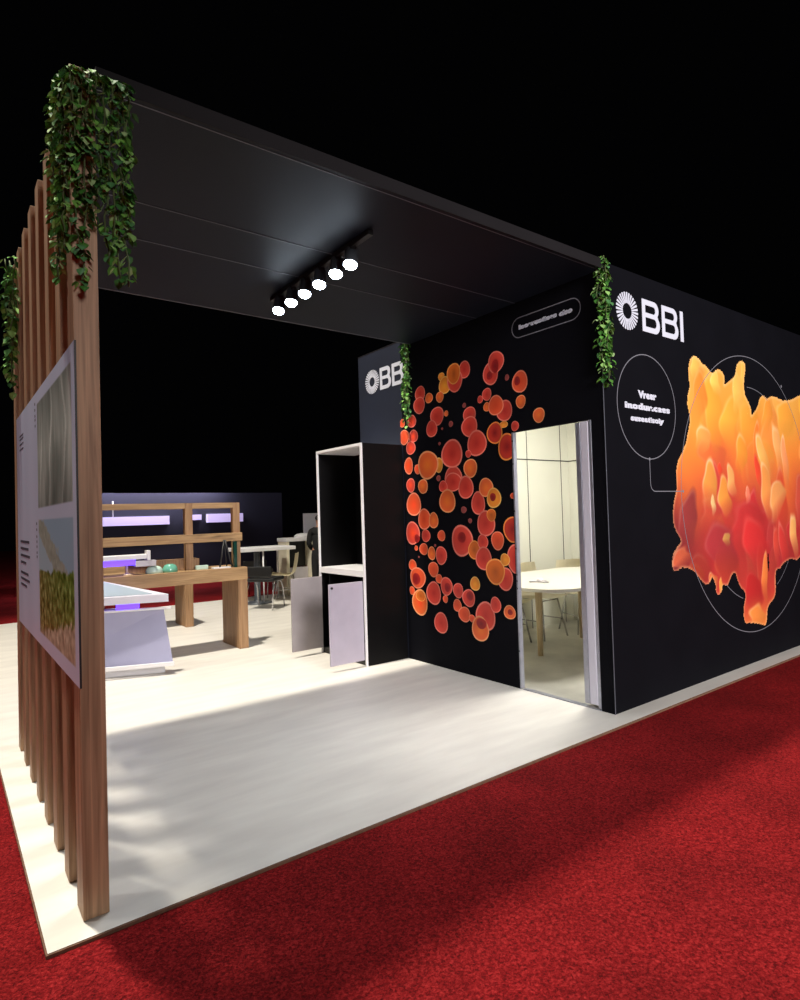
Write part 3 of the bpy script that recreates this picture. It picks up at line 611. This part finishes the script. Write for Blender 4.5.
# ------------------------------------------------------------ ivy garlands
def leaf_geo(vs, fs, cs, p, direction, up, L, col):
    d = direction.normalized(); s = d.cross(up)
    if s.length < .01: s = Vector((1, 0, 0))
    s.normalize(); n = s.cross(d).normalized()
    w = L*.42; b = len(vs)
    pts = [p, p+d*L*.30+s*w+n*L*.05, p+d*L*.68+s*w*.72+n*L*.02, p+d*L-n*L*.12, p+d*L*.68-s*w*.72+n*L*.02, p+d*L*.30-s*w+n*L*.05, p+d*L*.5-n*L*.07]
    vs += [tuple(q) for q in pts]
    fs += [(b, b+1, b+6), (b+1, b+2, b+6), (b+2, b+3, b+6), (b+3, b+4, b+6), (b+4, b+5, b+6), (b+5, b, b+6)]
    k = random.uniform(.75, 1.2)
    for i in range(7): cs.append(tuple(min(1, c*k*(1.35 if i == 6 else 1)) for c in col))
GREENS = [lin(c) for c in ((62, 112, 44), (80, 130, 54), (104, 152, 66), (48, 92, 42), (126, 164, 92), (72, 118, 70))]
PALE = lin((150, 176, 120))
def garland(label, loc, strands, density, L, spread):
    t = thing('ivy_garland', label, 'ivy', loc)
    vs, fs, cs = [], [], []; bm = bmesh.new(); o = Vector(loc)
    for st_ in strands:
        pts = [Vector(p) for p in st_]
        path = []
        for a, b in zip(pts, pts[1:]):
            n = max(2, int((b-a).length/.04))
            for k in range(n):
                q = a.lerp(b, k/n); path.append(q+Vector((random.uniform(-.008, .008), random.uniform(-.008, .008), 0)))
        path.append(pts[-1])
        tube(bm, path, .0035, 5)
        for a, b in zip(path, path[1:]):
            for _ in range(max(1, int(density*(b-a).length/.04+random.random()))):
                q = a.lerp(b, random.random())
                ang = random.uniform(0, 2*PI); out = Vector((math.cos(ang), math.sin(ang), 0))
                d = (out*random.uniform(.4, 1)+Vector((0, 0, -random.uniform(.25, 1.1)))).normalized()
                col = PALE if random.random() < .07 else random.choice(GREENS)
                leaf_geo(vs, fs, cs, q+out*random.uniform(0, spread), d, (out+Vector((0, 0, .6))).normalized(), L*random.uniform(.7, 1.2), col)
    obj('stems', bm, M['vine'], t)
    cmesh('leaves', vs, fs, cs, M['leaf'], t)
    return t
def drop(x, y, ztop, zbot, sway=.03):
    n = 5; return [(x+random.uniform(-sway, sway), y+random.uniform(-sway, sway), ztop+(zbot-ztop)*k/n) for k in range(n+1)]
st = []
for (x, y, zb) in ((-.018, .02, 2.42), (-.016, .08, 2.50), (-.018, .15, 2.36), (-.018, .22, 2.42), (-.016, .28, 2.60), (-.018, .05, 2.60),
                   (.01, -.028, 2.42), (.035, -.032, 2.27), (.06, -.03, 2.55), (.085, -.032, 2.62), (.11, -.03, 2.40), (.135, -.03, 2.50), (.16, -.028, 2.34), (.18, -.025, 2.32), (.195, -.02, 2.5), (.0, -.02, 2.7)):
    st.append([(x*.6+.02, y*.5+.04, 3.135), (x, y, 3.10)]+drop(x, y, 3.05, zb, .010)[1:])
garland('thick ivy draped over the tall front wooden post and canopy corner', (.04, .0, 3.14), st, 3.6, .038, .016)
st = [drop(x, y, 3.05, zb, .012) for x, y, zb in ((-.03, 1.82, 2.46), (-.035, 1.9, 2.3), (-.045, 2.0, 2.4), (-.03, 1.95, 2.25), (-.05, 1.9, 2.6))]
garland('ivy hanging down at the far end of the wooden post row', (.0, 2.25, 3.0), st, 2.4, .048, .025)
st = [[(x, y+.05, HT+.02), (x, y, HT+.02)]+drop(x, y, 3.1, zb, .012)[1:] for x, y, zb in ((3.285, .02, 2.32), (3.31, .005, 2.26), (3.335, .01, 2.34), (3.27, .03, 2.4), (3.30, -.01, 2.42))]
garland('ivy hanging over the outer corner of the black front wall beside the large logo', (3.3, .02, 3.1), st, 3.4, .042, .022)
st = [drop(x, y, 3.14, zb, .014) for x, y, zb in ((3.275, 2.20, 2.36), (3.265, 2.23, 2.26), (3.27, 2.25, 2.42), (3.26, 2.21, 2.5))]
garland('ivy hanging in front of the last letter on the blue-lit wall panel', (3.27, 2.3, 3.1), st, 2.6, .045, .025)

# ------------------------------------------------------------ tall cabinet against the side wall
cb = thing('display_cabinet', 'tall black and white cabinet with an open niche above and two open doors below', 'cabinet', (3.05, 2.8, 0))
cx0, cx1, cy0, cy1, ch = 2.807, 3.296, 2.365, 3.225, 2.115
bx('side_panel', (cx0+.016, cx1, cy0, cy0+.018, 0, ch), M['cabblack'], cb)
bx('side_panel', (cx0+.016, cx1, cy1-.018, cy1, 0, ch), M['cabblack'], cb)
bx('back_panel', (cx1-.02, cx1-.001, cy0+.018, cy1-.018, 0, ch-.02), M['cabblack'], cb)
bx('top_panel', (cx0+.016, cx1-.001, cy0+.019, cy1-.019, ch-.03, ch-.001), M['white'], cb)
bx('counter', (cx0+.001, cx1-.021, cy0+.019, cy1-.019, .838, .895), M['white'], cb)
bm = bmesh.new()
box(bm, cx0-.002, cx0+.015, cy0-.002, cy0+.020, 0, ch); box(bm, cx0-.002, cx0+.015, cy1-.020, cy1, 0, ch); box(bm, cx0-.002, cx0+.015, cy0+.020, cy1-.020, ch-.024, ch)
obj('front_frame', bm, M['white'], cb)
bx('bottom_panel', (cx0+.016, cx1-.021, cy0+.019, cy1-.019, .0, .05), M['darkline'], cb)
bx('niche_lining', (cx1-.026, cx1-.021, cy0+.02, cy1-.02, .897, ch-.032), M['cabblack'], cb)
d1 = bx('door', (2.435, cx0-.004, 2.392, 2.412, .055, .80), M['doorlilac'], cb, .003)
bm = bmesh.new(); lathe(bm, [(.012, 0), (.012, .006)], seg=12)
bmesh.ops.transform(bm, matrix=Matrix.Translation((2.462, 2.3915, .765)) @ Matrix.Rotation(PI/2, 4, 'X'), verts=bm.verts)
o = obj('lock', bm, M['dark']); o.parent = d1; o.matrix_parent_inverse = d1.matrix_basis.inverted() if False else (Matrix.Translation((0, 0, 0)))
o.matrix_parent_inverse = Matrix.Translation(cb.location)@Matrix.Translation(-Vector(cb.location))
d2 = bx('door', (2.445, cx0-.004, 3.165, 3.185, .06, .80), M['doorgrey'], cb, .003)
d2['label'] = 'grey inner side of the open cabinet door'
bx('compartment_lining', (3.255, 3.27, cy0+.02, cy1-.02, .051, .836), M['cabblack'], cb)
bx('divider', (2.84, 3.25, 3.07, 3.085, .051, .836), M['cabblack'], cb)

# ------------------------------------------------------------ oak display tables
def oak_table(y0, y1, label, frame):
    t = thing('display_table', label, 'table', (1.6, (y0+y1)/2, 0))
    bx('tabletop', (.78, 2.335, y0, y1, .755, .893), M['bench'], t, .003)
    bx('leg', (2.228, 2.333, y0+.004, y1-.004, 0, .7545), M['benchv'], t, .003)
    bx('leg', (.79, .88, y0+.004, y1-.004, 0, .7545), M['benchv'], t, .003)
    if frame:
        f = thing('shelf_frame', 'oak open shelf frame with two long rails standing on the near oak display table', 'shelf', (1.33, y0+.2, .893))
        for xx in (2.243, 1.71, .79): bx('post', (xx, xx+.078, y0+.15, y0+.225, .894, 1.612), M['benchv'], f, .002)
        for xa, xb in ((.79, 1.7095), (1.7885, 2.2425)):
            bx('top_rail', (xa+.0795 if xa == .79 else xa, xb, y0+.15, y0+.225, 1.552, 1.612), M['bench'], f, .002)
        bx('shelf_board', (.79, 2.321, y0+.09, y0+.149, 1.185, 1.275), M['bench'], f, .002)
    return t
oak_table(3.998, 4.5, 'oak display table with slab legs nearest the tall cabinet', True)
oak_table(5.83, 6.3, 'second oak display table standing behind the first one', False)
# things on the near table (top at .893)
TZ = .8935
def dome(bm, c, rx, ry, h, n=18):
    rings = [(1, 0), (1.02, .25), (.95, .55), (.75, .85), (.35, 1.0)]
    R = []
    for r, z in rings: R.append([bm.verts.new((c[0]+rx*r*math.cos(2*PI*k/n), c[1]+ry*r*math.sin(2*PI*k/n), c[2]+h*z)) for k in range(n)])
    for a, b in zip(R, R[1:]):
        for k in range(n): f = bm.faces.new((a[k], a[(k+1) % n], b[(k+1) % n], b[k])); f.smooth = True
    bm.faces.new(R[0][::-1]); bm.faces.new(R[-1])
bm = bmesh.new(); dome(bm, (1.37, 4.11, TZ), .085, .07, .075); tag(obj('glass_dish', bm, M['paleglass']), 'pale mint rounded dish on the oak table, left of the green one', 'dish')
bm = bmesh.new(); dome(bm, (1.53, 4.11, TZ), .075, .07, .085); tag(obj('glass_dish', bm, M['glassgreen']), 'sea green glass dish on the oak table', 'dish')
tag(bx('sample_box', (1.80, 1.93, 4.09, 4.20-.06, TZ, TZ+.045), M['paleglass'], None, .006), 'small pale mint box on the oak table below the shelf', 'box')
tag(bx('leaflet_stack', (1.965, 2.16, 4.03, 4.11, TZ, TZ+.014), M['white'], None, .002), 'thin stack of white leaflets at the right end of the oak table', 'leaflets')
tag(bx('storage_box', (1.15, 1.885, 4.245, 4.40, TZ, TZ+.115), M['benchv'], None, .004), 'long low wooden box on the oak table behind the dishes', 'box')
ez = thing('easel_stand', 'small black wire easel leaning beside the shelf post', 'easel', (2.12, 4.11, TZ))
bm = bmesh.new()
tube(bm, [(2.04, 4.045, TZ+.01), (2.105, 4.075, 1.20)], .010); tube(bm, [(2.18, 4.045, TZ+.01), (2.115, 4.075, 1.20)], .010)
obj('front_frame', bm, M['dark'], ez)
bm = bmesh.new(); tube(bm, [(2.15, 4.13, TZ+.007), (2.112, 4.084, 1.17)], .006); obj('strut', bm, M['dark'], ez)
tag(bx('glass_block', (2.20, 2.235, 4.03, 4.075, TZ, 1.18), plain('dark_green_glass', (24, 58, 50), .1, var=.1), None, .002), 'upright dark green glass block in front of the shelf post', 'glass block')
# long white lamp with a purple glow on its pedestal
lp = thing('desk_light_bar', 'long white lamp with purple glow on a slim pedestal above the oak table', 'lamp', (1.10, 4.08, TZ))
bx('housing', (.8, 1.28, 4.03, 4.12, 1.05, 1.10), M['white'], lp, .008)
bx('end_cap', (1.2805, 1.315, 4.02, 4.13, 1.035, 1.135), M['white'], lp, .006)
bx('diffuser', (.8, 1.17, 4.035, 4.115, .995, 1.0495), M['purple'], lp)
bx('end_block', (1.171, 1.37, 4.03, 4.12, .975, 1.034), M['greypanel'], lp, .004)
bm = bmesh.new(); lathe(bm, [(.052, 0), (.05, .012), (.016, .022), (.011, .04), (.011, .1)], (1.10, 4.08, TZ)); obj('pedestal', bm, M['beige_wood'], lp)

# ------------------------------------------------------------ angled white desk with purple strip
wd = thing('reception_desk', 'angled white reception desk with purple light strip behind the front wooden post', 'desk', (.95, 3.6, 0))
def P(u, v, z, o=(1.30, 3.40), a=math.radians(20)):     # u: leftwards along the desk front, v: back
    return (o[0]-u*math.cos(a)+v*math.sin(a), o[1]+u*math.sin(a)+v*math.cos(a), z)
bm = bmesh.new()
prism(bm, [P(0, .02, .675), P(1.15, 0, .675), P(1.15, .41, .83), P(.75, .41, .83)], (0, 0, .07)); obj('tabletop', bm, M['lilacwhite'], wd)
bm = bmesh.new()
prism(bm, [P(.14, .035, .7525), P(1.15, .02, .7525), P(1.15, .40, .9035), P(.76, .40, .9035)], (0, 0, .004)); obj('top_inlay', bm, M['greyblue'], wd)
bm = bmesh.new()
a_ = [P(.05, .10, .60), P(1.15, .10, .60), P(1.15, .10, .10), P(-.03, .02, .10)]
b_ = [P(.45, .38, .60), P(1.15, .38, .60), P(1.15, .38, .10), P(.45, .38, .10)]
va = [bm.verts.new(p) for p in a_]; vb = [bm.verts.new(p) for p in b_]
bm.faces.new(va); bm.faces.new(vb[::-1])
for i in range(4): bm.faces.new((va[i], vb[i], vb[(i+1) % 4], va[(i+1) % 4]))
obj('body', bm, M['deskbody'], wd)
bm = bmesh.new(); prism(bm, [P(-.04, -.0, .08), P(1.15, .0, .08), P(1.15, .03, .08), P(-.04, .03, .08)], (0, 0, .035)); obj('lower_lip', bm, M['white'], wd)
bm = bmesh.new(); prism(bm, [P(-.02, .06, .60), P(1.15, .06, .60), P(1.15, .12, .60), P(-.02, .12, .60)], (0, 0, .018)); obj('upper_lip', bm, M['white'], wd)
for ua, ub in ((.27, .46), (.66, 1.15)):
    bm = bmesh.new(); prism(bm, [P(ua, .09, .619), P(ub, .09, .619), P(ub, .2, .619), P(ua, .2, .619)], (0, 0, .055)); obj('light_strip', bm, M['purple'], wd)
bm = bmesh.new(); prism(bm, [P(.05, .12, 0), P(1.08, .12, 0), P(1.08, .35, 0), P(.40, .35, 0)], (0, 0, .0795)); obj('plinth', bm, M['white'], wd)

# ------------------------------------------------------------ beyond the oak tables: white tables, chairs, counter, screen, person
wt = thing('side_table', 'white rectangular table on a grey column right of the oak tables', 'table', (4.05, 7.3, 0))
bx('tabletop', (3.58, 4.56, 7.15, 7.8, .875, .935), M['white'], wt, .006)
bm = bmesh.new(); lathe(bm, [(.25, 0), (.25, .012), (.07, .03), (.055, .06), (.05, .8745)], (3.90, 7.3, 0)); obj('column', bm, M['darkmetal'], wt)
bm = bmesh.new(); tube(bm, [(3.97, 7.2, .0), (3.97, 7.2, .874)], .014); obj('leg', bm, M['white'], wt)
bm = bmesh.new(); tube(bm, [(4.48, 7.72, .0), (4.48, 7.72, .874)], .014); obj('leg', bm, M['white'], wt)
def arch_chair(loc, rz, label, cat='chair'):
    t = thing('side_chair', label, cat, (0, 0, 0), 'dark padded chairs beyond the oak tables')
    bm = bmesh.new(); box(bm, -.24, .24, -.22, .22, .44, .50, bev=.02); obj('seat', bm, M['dark'], t)
    bm = bmesh.new(); box(bm, -.21, .21, .20, .235, .52, .68, bev=.012); obj('backrest', bm, M['dark'], t)
    for s in (-1, 1):
        bm = bmesh.new(); tube(bm, [(s*.22, -.24, .01), (s*.22, -.20, .30), (s*.22, -.12, .425), (s*.22, 0, .45), (s*.22, .10, .43), (s*.22, .20, .30), (s*.22, .25, .01)], .012); obj('leg', bm, M['chrome'], t)
    t.location = loc; t.rotation_euler = (0, 0, rz); return t
c1 = arch_chair((4.22, 8.0, 0), 2.5, 'black padded chair with chrome arched legs under the white table')
dup(c1, (3.72, 6.6, 0), 2.3, 'black padded chair with chrome arched legs behind the oak table leg')
hc = thing('tall_counter', 'cream tall counter frame beyond the white table left of the cabinet', 'counter', (5.05, 8.0, 0))
bx('countertop', (4.66, 5.62, 7.72, 8.1, .985, 1.05), M['white'], hc, .005)
bx('leg', (4.67, 4.73, 7.73, 8.08, 0, .9845), M['chair_shell'], hc, .004); bx('leg', (5.2, 5.25, 7.73, 8.08, 0, .9845), M['chair_shell'], hc, .004)
bx('back_panel', (4.735, 5.195, 8.0, 8.05, .5, .98), M['dark'], hc); bx('lower_panel', (4.735, 5.195, 7.9, 7.95, .0, .49), M['greypanel'], hc)
bx('end_panel', (5.255, 5.6, 7.8, 7.85, 0, .98), M['greypanel'], hc)
bm = bmesh.new(); dome(bm, (5.12, 7.9, 1.0505), .19, .13, .075); tag(obj('white_bowl', bm, M['white']), 'white rounded bowl upside down on the tall counter', 'bowl')
tag(bx('poster_board', (5.19, 5.56, 8.02, 8.045, 1.051, 1.50), M['lilacwhite'], None, .002), 'pale lilac poster board standing on the tall counter', 'board')

# cream shell chairs
def shell_chair():
    t = thing('shell_chair', 'x', 'chair', (0, 0, 0), 'cream shell chairs')
    prof = [(-.23, .455), (-.19, .45), (-.08, .435), (.05, .43), (.14, .445), (.19, .49), (.215, .56), (.235, .66), (.25, .76), (.255, .82)]
    nW = 8; bm = bmesh.new(); rows = []
    for i, (y, z) in enumerate(prof):
        w = .235-.02*(i > 7)-.012*(i == len(prof)-1)
        rows.append([bm.verts.new((w*(2*k/nW-1), y-(.035*(2*k/nW-1)**2 if i > 4 else 0), z+(.022*(2*k/nW-1)**2 if i <= 4 else 0))) for k in range(nW+1)])
    for a, b in zip(rows, rows[1:]):
        for k in range(nW): f = bm.faces.new((a[k], a[k+1], b[k+1], b[k]))
    bmesh.ops.solidify(bm, geom=bm.faces[:], thickness=.012)
    obj('seat_shell', bm, M['chair_shell'], t)
    for sx in (-1, 1):
        for sy in (-1, 1):
            bm = bmesh.new(); tube(bm, [(sx*.14, sy*.13, .425), (sx*.21, sy*.20, .0)], .010); obj('leg', bm, M['chrome'], t)
    for s in (-1, 1):
        bm = bmesh.new(); tube(bm, [(-.14, s*.13, .42), (.14, s*.13, .42)], .007); obj('cross_bar', bm, M['chrome'], t)
        bm = bmesh.new(); tube(bm, [(s*.175, -.165, .2), (s*.175, .165, .2)], .006); obj('stretcher', bm, M['chrome'], t)
    return t
s0 = shell_chair(); s0.location = (5.02, 2.13, 0); s0.rotation_euler = (0, 0, .05)
s0['label'] = 'cream shell chair behind the meeting table, left of the two against the back wall'
dup(s0, (5.62, 2.0, 0), -.35, 'cream shell chair behind the meeting table next to the room corner')
dup(s0, (4.42, 2.12, 0), .25, 'cream shell chair tucked at the left end of the meeting table beside the door jamb')
dup(s0, (4.86, .74, 0), PI-.1, 'cream shell chair pushed under the near side of the meeting table')
fc = dup(s0, (4.36, 7.22, 0), -2.16, 'cream shell chair at the right end of the white table beyond the oak tables')
fc['group'] = 'cream shell chair by the far table'

# meeting table
mt = thing('meeting_table', 'white rounded meeting table with pale wooden legs inside the lit room', 'table', (4.5, 1.4, 0))
bm = bmesh.new(); pts = []
for (cx, cy, a0) in ((5.25, 1.75, 0), (3.95, 1.75, PI/2), (3.95, 1.08, PI), (5.25, 1.08, 1.5*PI)):
    for k in range(9): a = a0+PI/2*k/8; pts.append((cx+.33*math.cos(a), cy+.33*math.sin(a), .728))
prism(bm, pts, (0, 0, .027)); obj('tabletop', bm, M['tablewhite'], mt)
for (lx, ly) in ((4.28, 1.52), (5.25, 1.75), (4.35, .86), (5.25, 1.0)):
    bm = bmesh.new(); tube(bm, [(lx, ly, .7275), (lx-.0, ly, 0.004)], .038, 12, r2=.026); obj('leg', bm, M['beige_wood'], mt)
cd = thing('conference_phone', 'small pale grey conference phone on the meeting table', 'phone', (4.05, 1.3, .7555))
bm = bmesh.new()
for k in range(3):
    a = k*2*PI/3+.3
    prism(bm, [(4.05+.02*math.cos(a+1.6), 1.3+.02*math.sin(a+1.6), .7555), (4.05+.10*math.cos(a+.25), 1.3+.10*math.sin(a+.25), .7555), (4.05+.10*math.cos(a-.25), 1.3+.10*math.sin(a-.25), .7555), (4.05+.02*math.cos(a-1.6), 1.3+.02*math.sin(a-1.6), .7555)], (0, 0, .014))
obj('arms', bm, M['greypanel'], cd)
bm = bmesh.new(); lathe(bm, [(.035, 0), (.034, .02), (.02, .035)], (4.05, 1.3, .7555)); obj('dome', bm, M['greypanel'], cd)

# person in dark clothes far behind the cabinet
def skin_mesh(name, V, E, R, mat, parent=None, root=0, sub=2):
    me = bpy.data.meshes.new(name); me.from_pydata(V, E, []); o = bpy.data.objects.new('tmp_skin', me); C.objects.link(o)
    md = o.modifiers.new('s', 'SKIN'); md.use_smooth_shade = True
    for i, r in enumerate(R): me.skin_vertices[0].data[i].radius = (r, r) if not isinstance(r, tuple) else r
    me.skin_vertices[0].data[root].use_root = True
    ms = o.modifiers.new('u', 'SUBSURF'); ms.levels = sub
    bpy.context.view_layer.update()
    m2 = bpy.data.meshes.new_from_object(o.evaluated_get(bpy.context.evaluated_depsgraph_get()))
    bpy.data.objects.remove(o); m2.name = name; m2.materials.clear(); m2.materials.append(mat)
    for p in m2.polygons: p.use_smooth = True
    ob = bpy.data.objects.new(name, m2); C.objects.link(ob)
    if parent is not None: ob.parent = parent
    return ob
pe = thing('person', 'person in dark jacket and trousers standing beyond the cabinet, mostly hidden by it', 'person', (0, 0, 0))
V = [(0, 0, .84), (0, 0, 1.02), (0, 0, 1.18), (0, 0, 1.27), (0, -.01, 1.33), (0, -.02, 1.38), (0, -.03, 1.46), (0, -.02, 1.53)]
E = [(i, i+1) for i in range(7)]; R = [(.14, .10), (.125, .09), (.15, .10), (.11, .07), .05, .065, .082, .05]
def limb(idx, pts, rs):
    p = idx
    for q, r in zip(pts, rs): V.append(q); R.append(r); E.append((p, len(V)-1)); p = len(V)-1
    return p
for s in (-1, 1):
    limb(0, [(s*.09, 0, .76), (s*.10, -.01, .45), (s*.105, .01, .08), (s*.11, -.06, .035), (s*.11, -.15, .03)], [.082, .058, .04, .04, .03])
    w_ = limb(3, [(s*.17, 0, 1.24), (s*.21, .01, 1.0), (s*.17, -.13, .86), (s*.15, -.18, .84)], [.055, .042, .032, .03])
    for f in range(4): limb(w_, [(s*(.15-.018*(f-1.5)), -.225, .84-.004*f), (s*(.145-.018*(f-1.5)), -.26-.006*(f in (1, 2)), .825)], [.0095, .008])
    limb(w_, [(s*.115, -.20, .85), (s*.095, -.225, .845)], [.010, .009])
body = skin_mesh('body', V, E, R, M['skin'], pe)
V = [(0, 0, .76), (0, 0, 1.02), (0, 0, 1.18), (0, 0, 1.27), (0, -.005, 1.31)]; E = [(i, i+1) for i in range(4)]; R = [(.165, .12), (.145, .105), (.17, .118), (.125, .085), .06]
for s in (-1, 1): limb(3, [(s*.175, 0, 1.24), (s*.212, .01, 1.0), (s*.18, -.10, .885)], [.066, .053, .044])
skin_mesh('jacket', V, E, R, M['suit'], pe)
V = [(0, 0, .84), (0, 0, .99)]; E = [(0, 1)]; R = [(.155, .12), (.135, .10)]
for s in (-1, 1): limb(0, [(s*.09, 0, .74), (s*.10, -.01, .45), (s*.105, .01, .07)], [.094, .072, .060])
skin_mesh('trousers', V, E, R, M['suit'], pe)
skin_mesh('hair', [(0, .01, 1.44), (0, .015, 1.50), (0, -.005, 1.545)], [(0, 1), (1, 2)], [.07, .083, .05], M['hair'], pe)
for s in (-1, 1):
    bm = bmesh.new(); box(bm, s*.11-.045, s*.11+.045, -.21, .05, 0, .07, bev=.02); obj('shoe', bm, M['dark'], pe)
pe.location = (5.062, 7.2, 0.002); pe.rotation_euler = (0, 0, 2.3); pe.scale = (.94, .94, .94)

# ------------------------------------------------------------ far navy wall of the next stand with its lilac light bars
nw = struct(bx('wall_far', (2.1, 6.69, 12.0, 12.1, FZ, 2.08), M['farnavy']))
for k, (a, b, z0_, z1_, lab) in enumerate(((2.4, 3.82, 1.36, 1.555, 'long glowing lilac light bar, leftmost on the far navy wall'),
                                     (4.22, 4.56, 1.44, 1.565, 'short glowing lilac light bar seen between the shelf posts'),
                                     (4.70, 5.59, 1.37, 1.575, 'glowing lilac light bar near the right shelf post on the far navy wall'))):
    t = thing('light_bar', lab, 'light bar', ((a+b)/2, 11.95, z0_))
    bx('diffuser', (a, b, 11.90, 11.96, z0_, z1_), M['lilac'], t); bx('back_plate', (a, b, 11.961, 11.999, z0_, z1_), M['white'], t)
    if k == 0:
        bm = bmesh.new(); tube(bm, [(2.63, 11.93, z1_), (2.63, 11.93, 1.9)], .012); obj('suspension_rod', bm, M['white'], t)

# ------------------------------------------------------------ lights of the hall and of the stand, and added fills
def light(name, kind, loc, energy, col, **k):
    l = bpy.data.lights.new(name, kind); l.energy = energy; l.color = col
    for a, v in k.items(): setattr(l, a, v)
    o = bpy.data.objects.new(name, l); C.objects.link(o); o.location = loc
    return o
def look(o, target): o.rotation_euler = (Vector(target)-o.location).to_track_quat('-Z', 'Y').to_euler()
WARM = (1, .93, .80); COOL = (.86, .92, 1)
o = light('hall_lamp', 'SPOT', (-.8, 2.6, 12.5), 8500, WARM, shadow_soft_size=.28, spot_size=1.1, spot_blend=.35); look(o, (1.6, 2.2, 0))
light('hall_lamp_side', 'POINT', (-5.0, 3.0, 8.3), 750, (1, .97, .92), shadow_soft_size=.5)
o = light('front_fill', 'SPOT', (1.0, -9.5, 4.4), 7200, (1, .96, .95), shadow_soft_size=1.8, spot_size=1.15, spot_blend=1); look(o, (5.4, 0, 1.9))  # soft fill added from the front to brighten wall and post faces
for k, y in enumerate(SPOT_Y):
    o = light('spot_lamp', 'SPOT', (1.62+.085*aim.x, y+.085*aim.y, 2.995+.085*aim.z), 24, COOL, shadow_soft_size=.03, spot_size=2.5, spot_blend=1)
    o.rotation_euler = aim.to_track_quat('-Z', 'Y').to_euler()
o = light('room_lamp', 'AREA', (4.6, .85, 2.955), 100, (1, .975, .91), shape='RECTANGLE', size=1.25, size_y=.85)
o = light('far_floor_fill', 'SPOT', (3.0, 8.5, 9), 300, (1, .95, .88), shadow_soft_size=.5, spot_size=.62, spot_blend=.4); look(o, (2.4, 5.6, 0))  # fill added to keep the far platform floor bright
o = light('wall_washer', 'AREA', (3.6, 11.72, 2.40), 90, (.95, .9, 1), shape='RECTANGLE', size=3.0, size_y=.08); look(o, (3.6, 12, 1.95))

w = bpy.data.worlds.new('hall_dark'); S.world = w; w.use_nodes = True
w.node_tree.nodes['Background'].inputs['Color'].default_value = (.0006, .0006, .0007, 1)
w.node_tree.nodes['Background'].inputs['Strength'].default_value = 1

# ------------------------------------------------------------ camera
cam = bpy.data.cameras.new('camera'); co = bpy.data.objects.new('camera', cam); C.objects.link(co)
cam.sensor_fit = 'VERTICAL'; cam.sensor_height = 24; cam.lens = 612.313/1000*24; cam.clip_end = 200
co.matrix_world = Matrix([[0.798518, 0.009647, -0.601893, -0.399762], [-0.601217, -0.03725, -0.798217, -2.481501], [-0.030121, 0.999259, -0.023945, 1.42], [0, 0, 0, 1]])
S.camera = co
S.view_settings.view_transform = 'Standard'; S.view_settings.look = 'None'; S.view_settings.gamma = 1
S.view_settings.exposure = 0; S.view_settings.use_curve_mapping = False
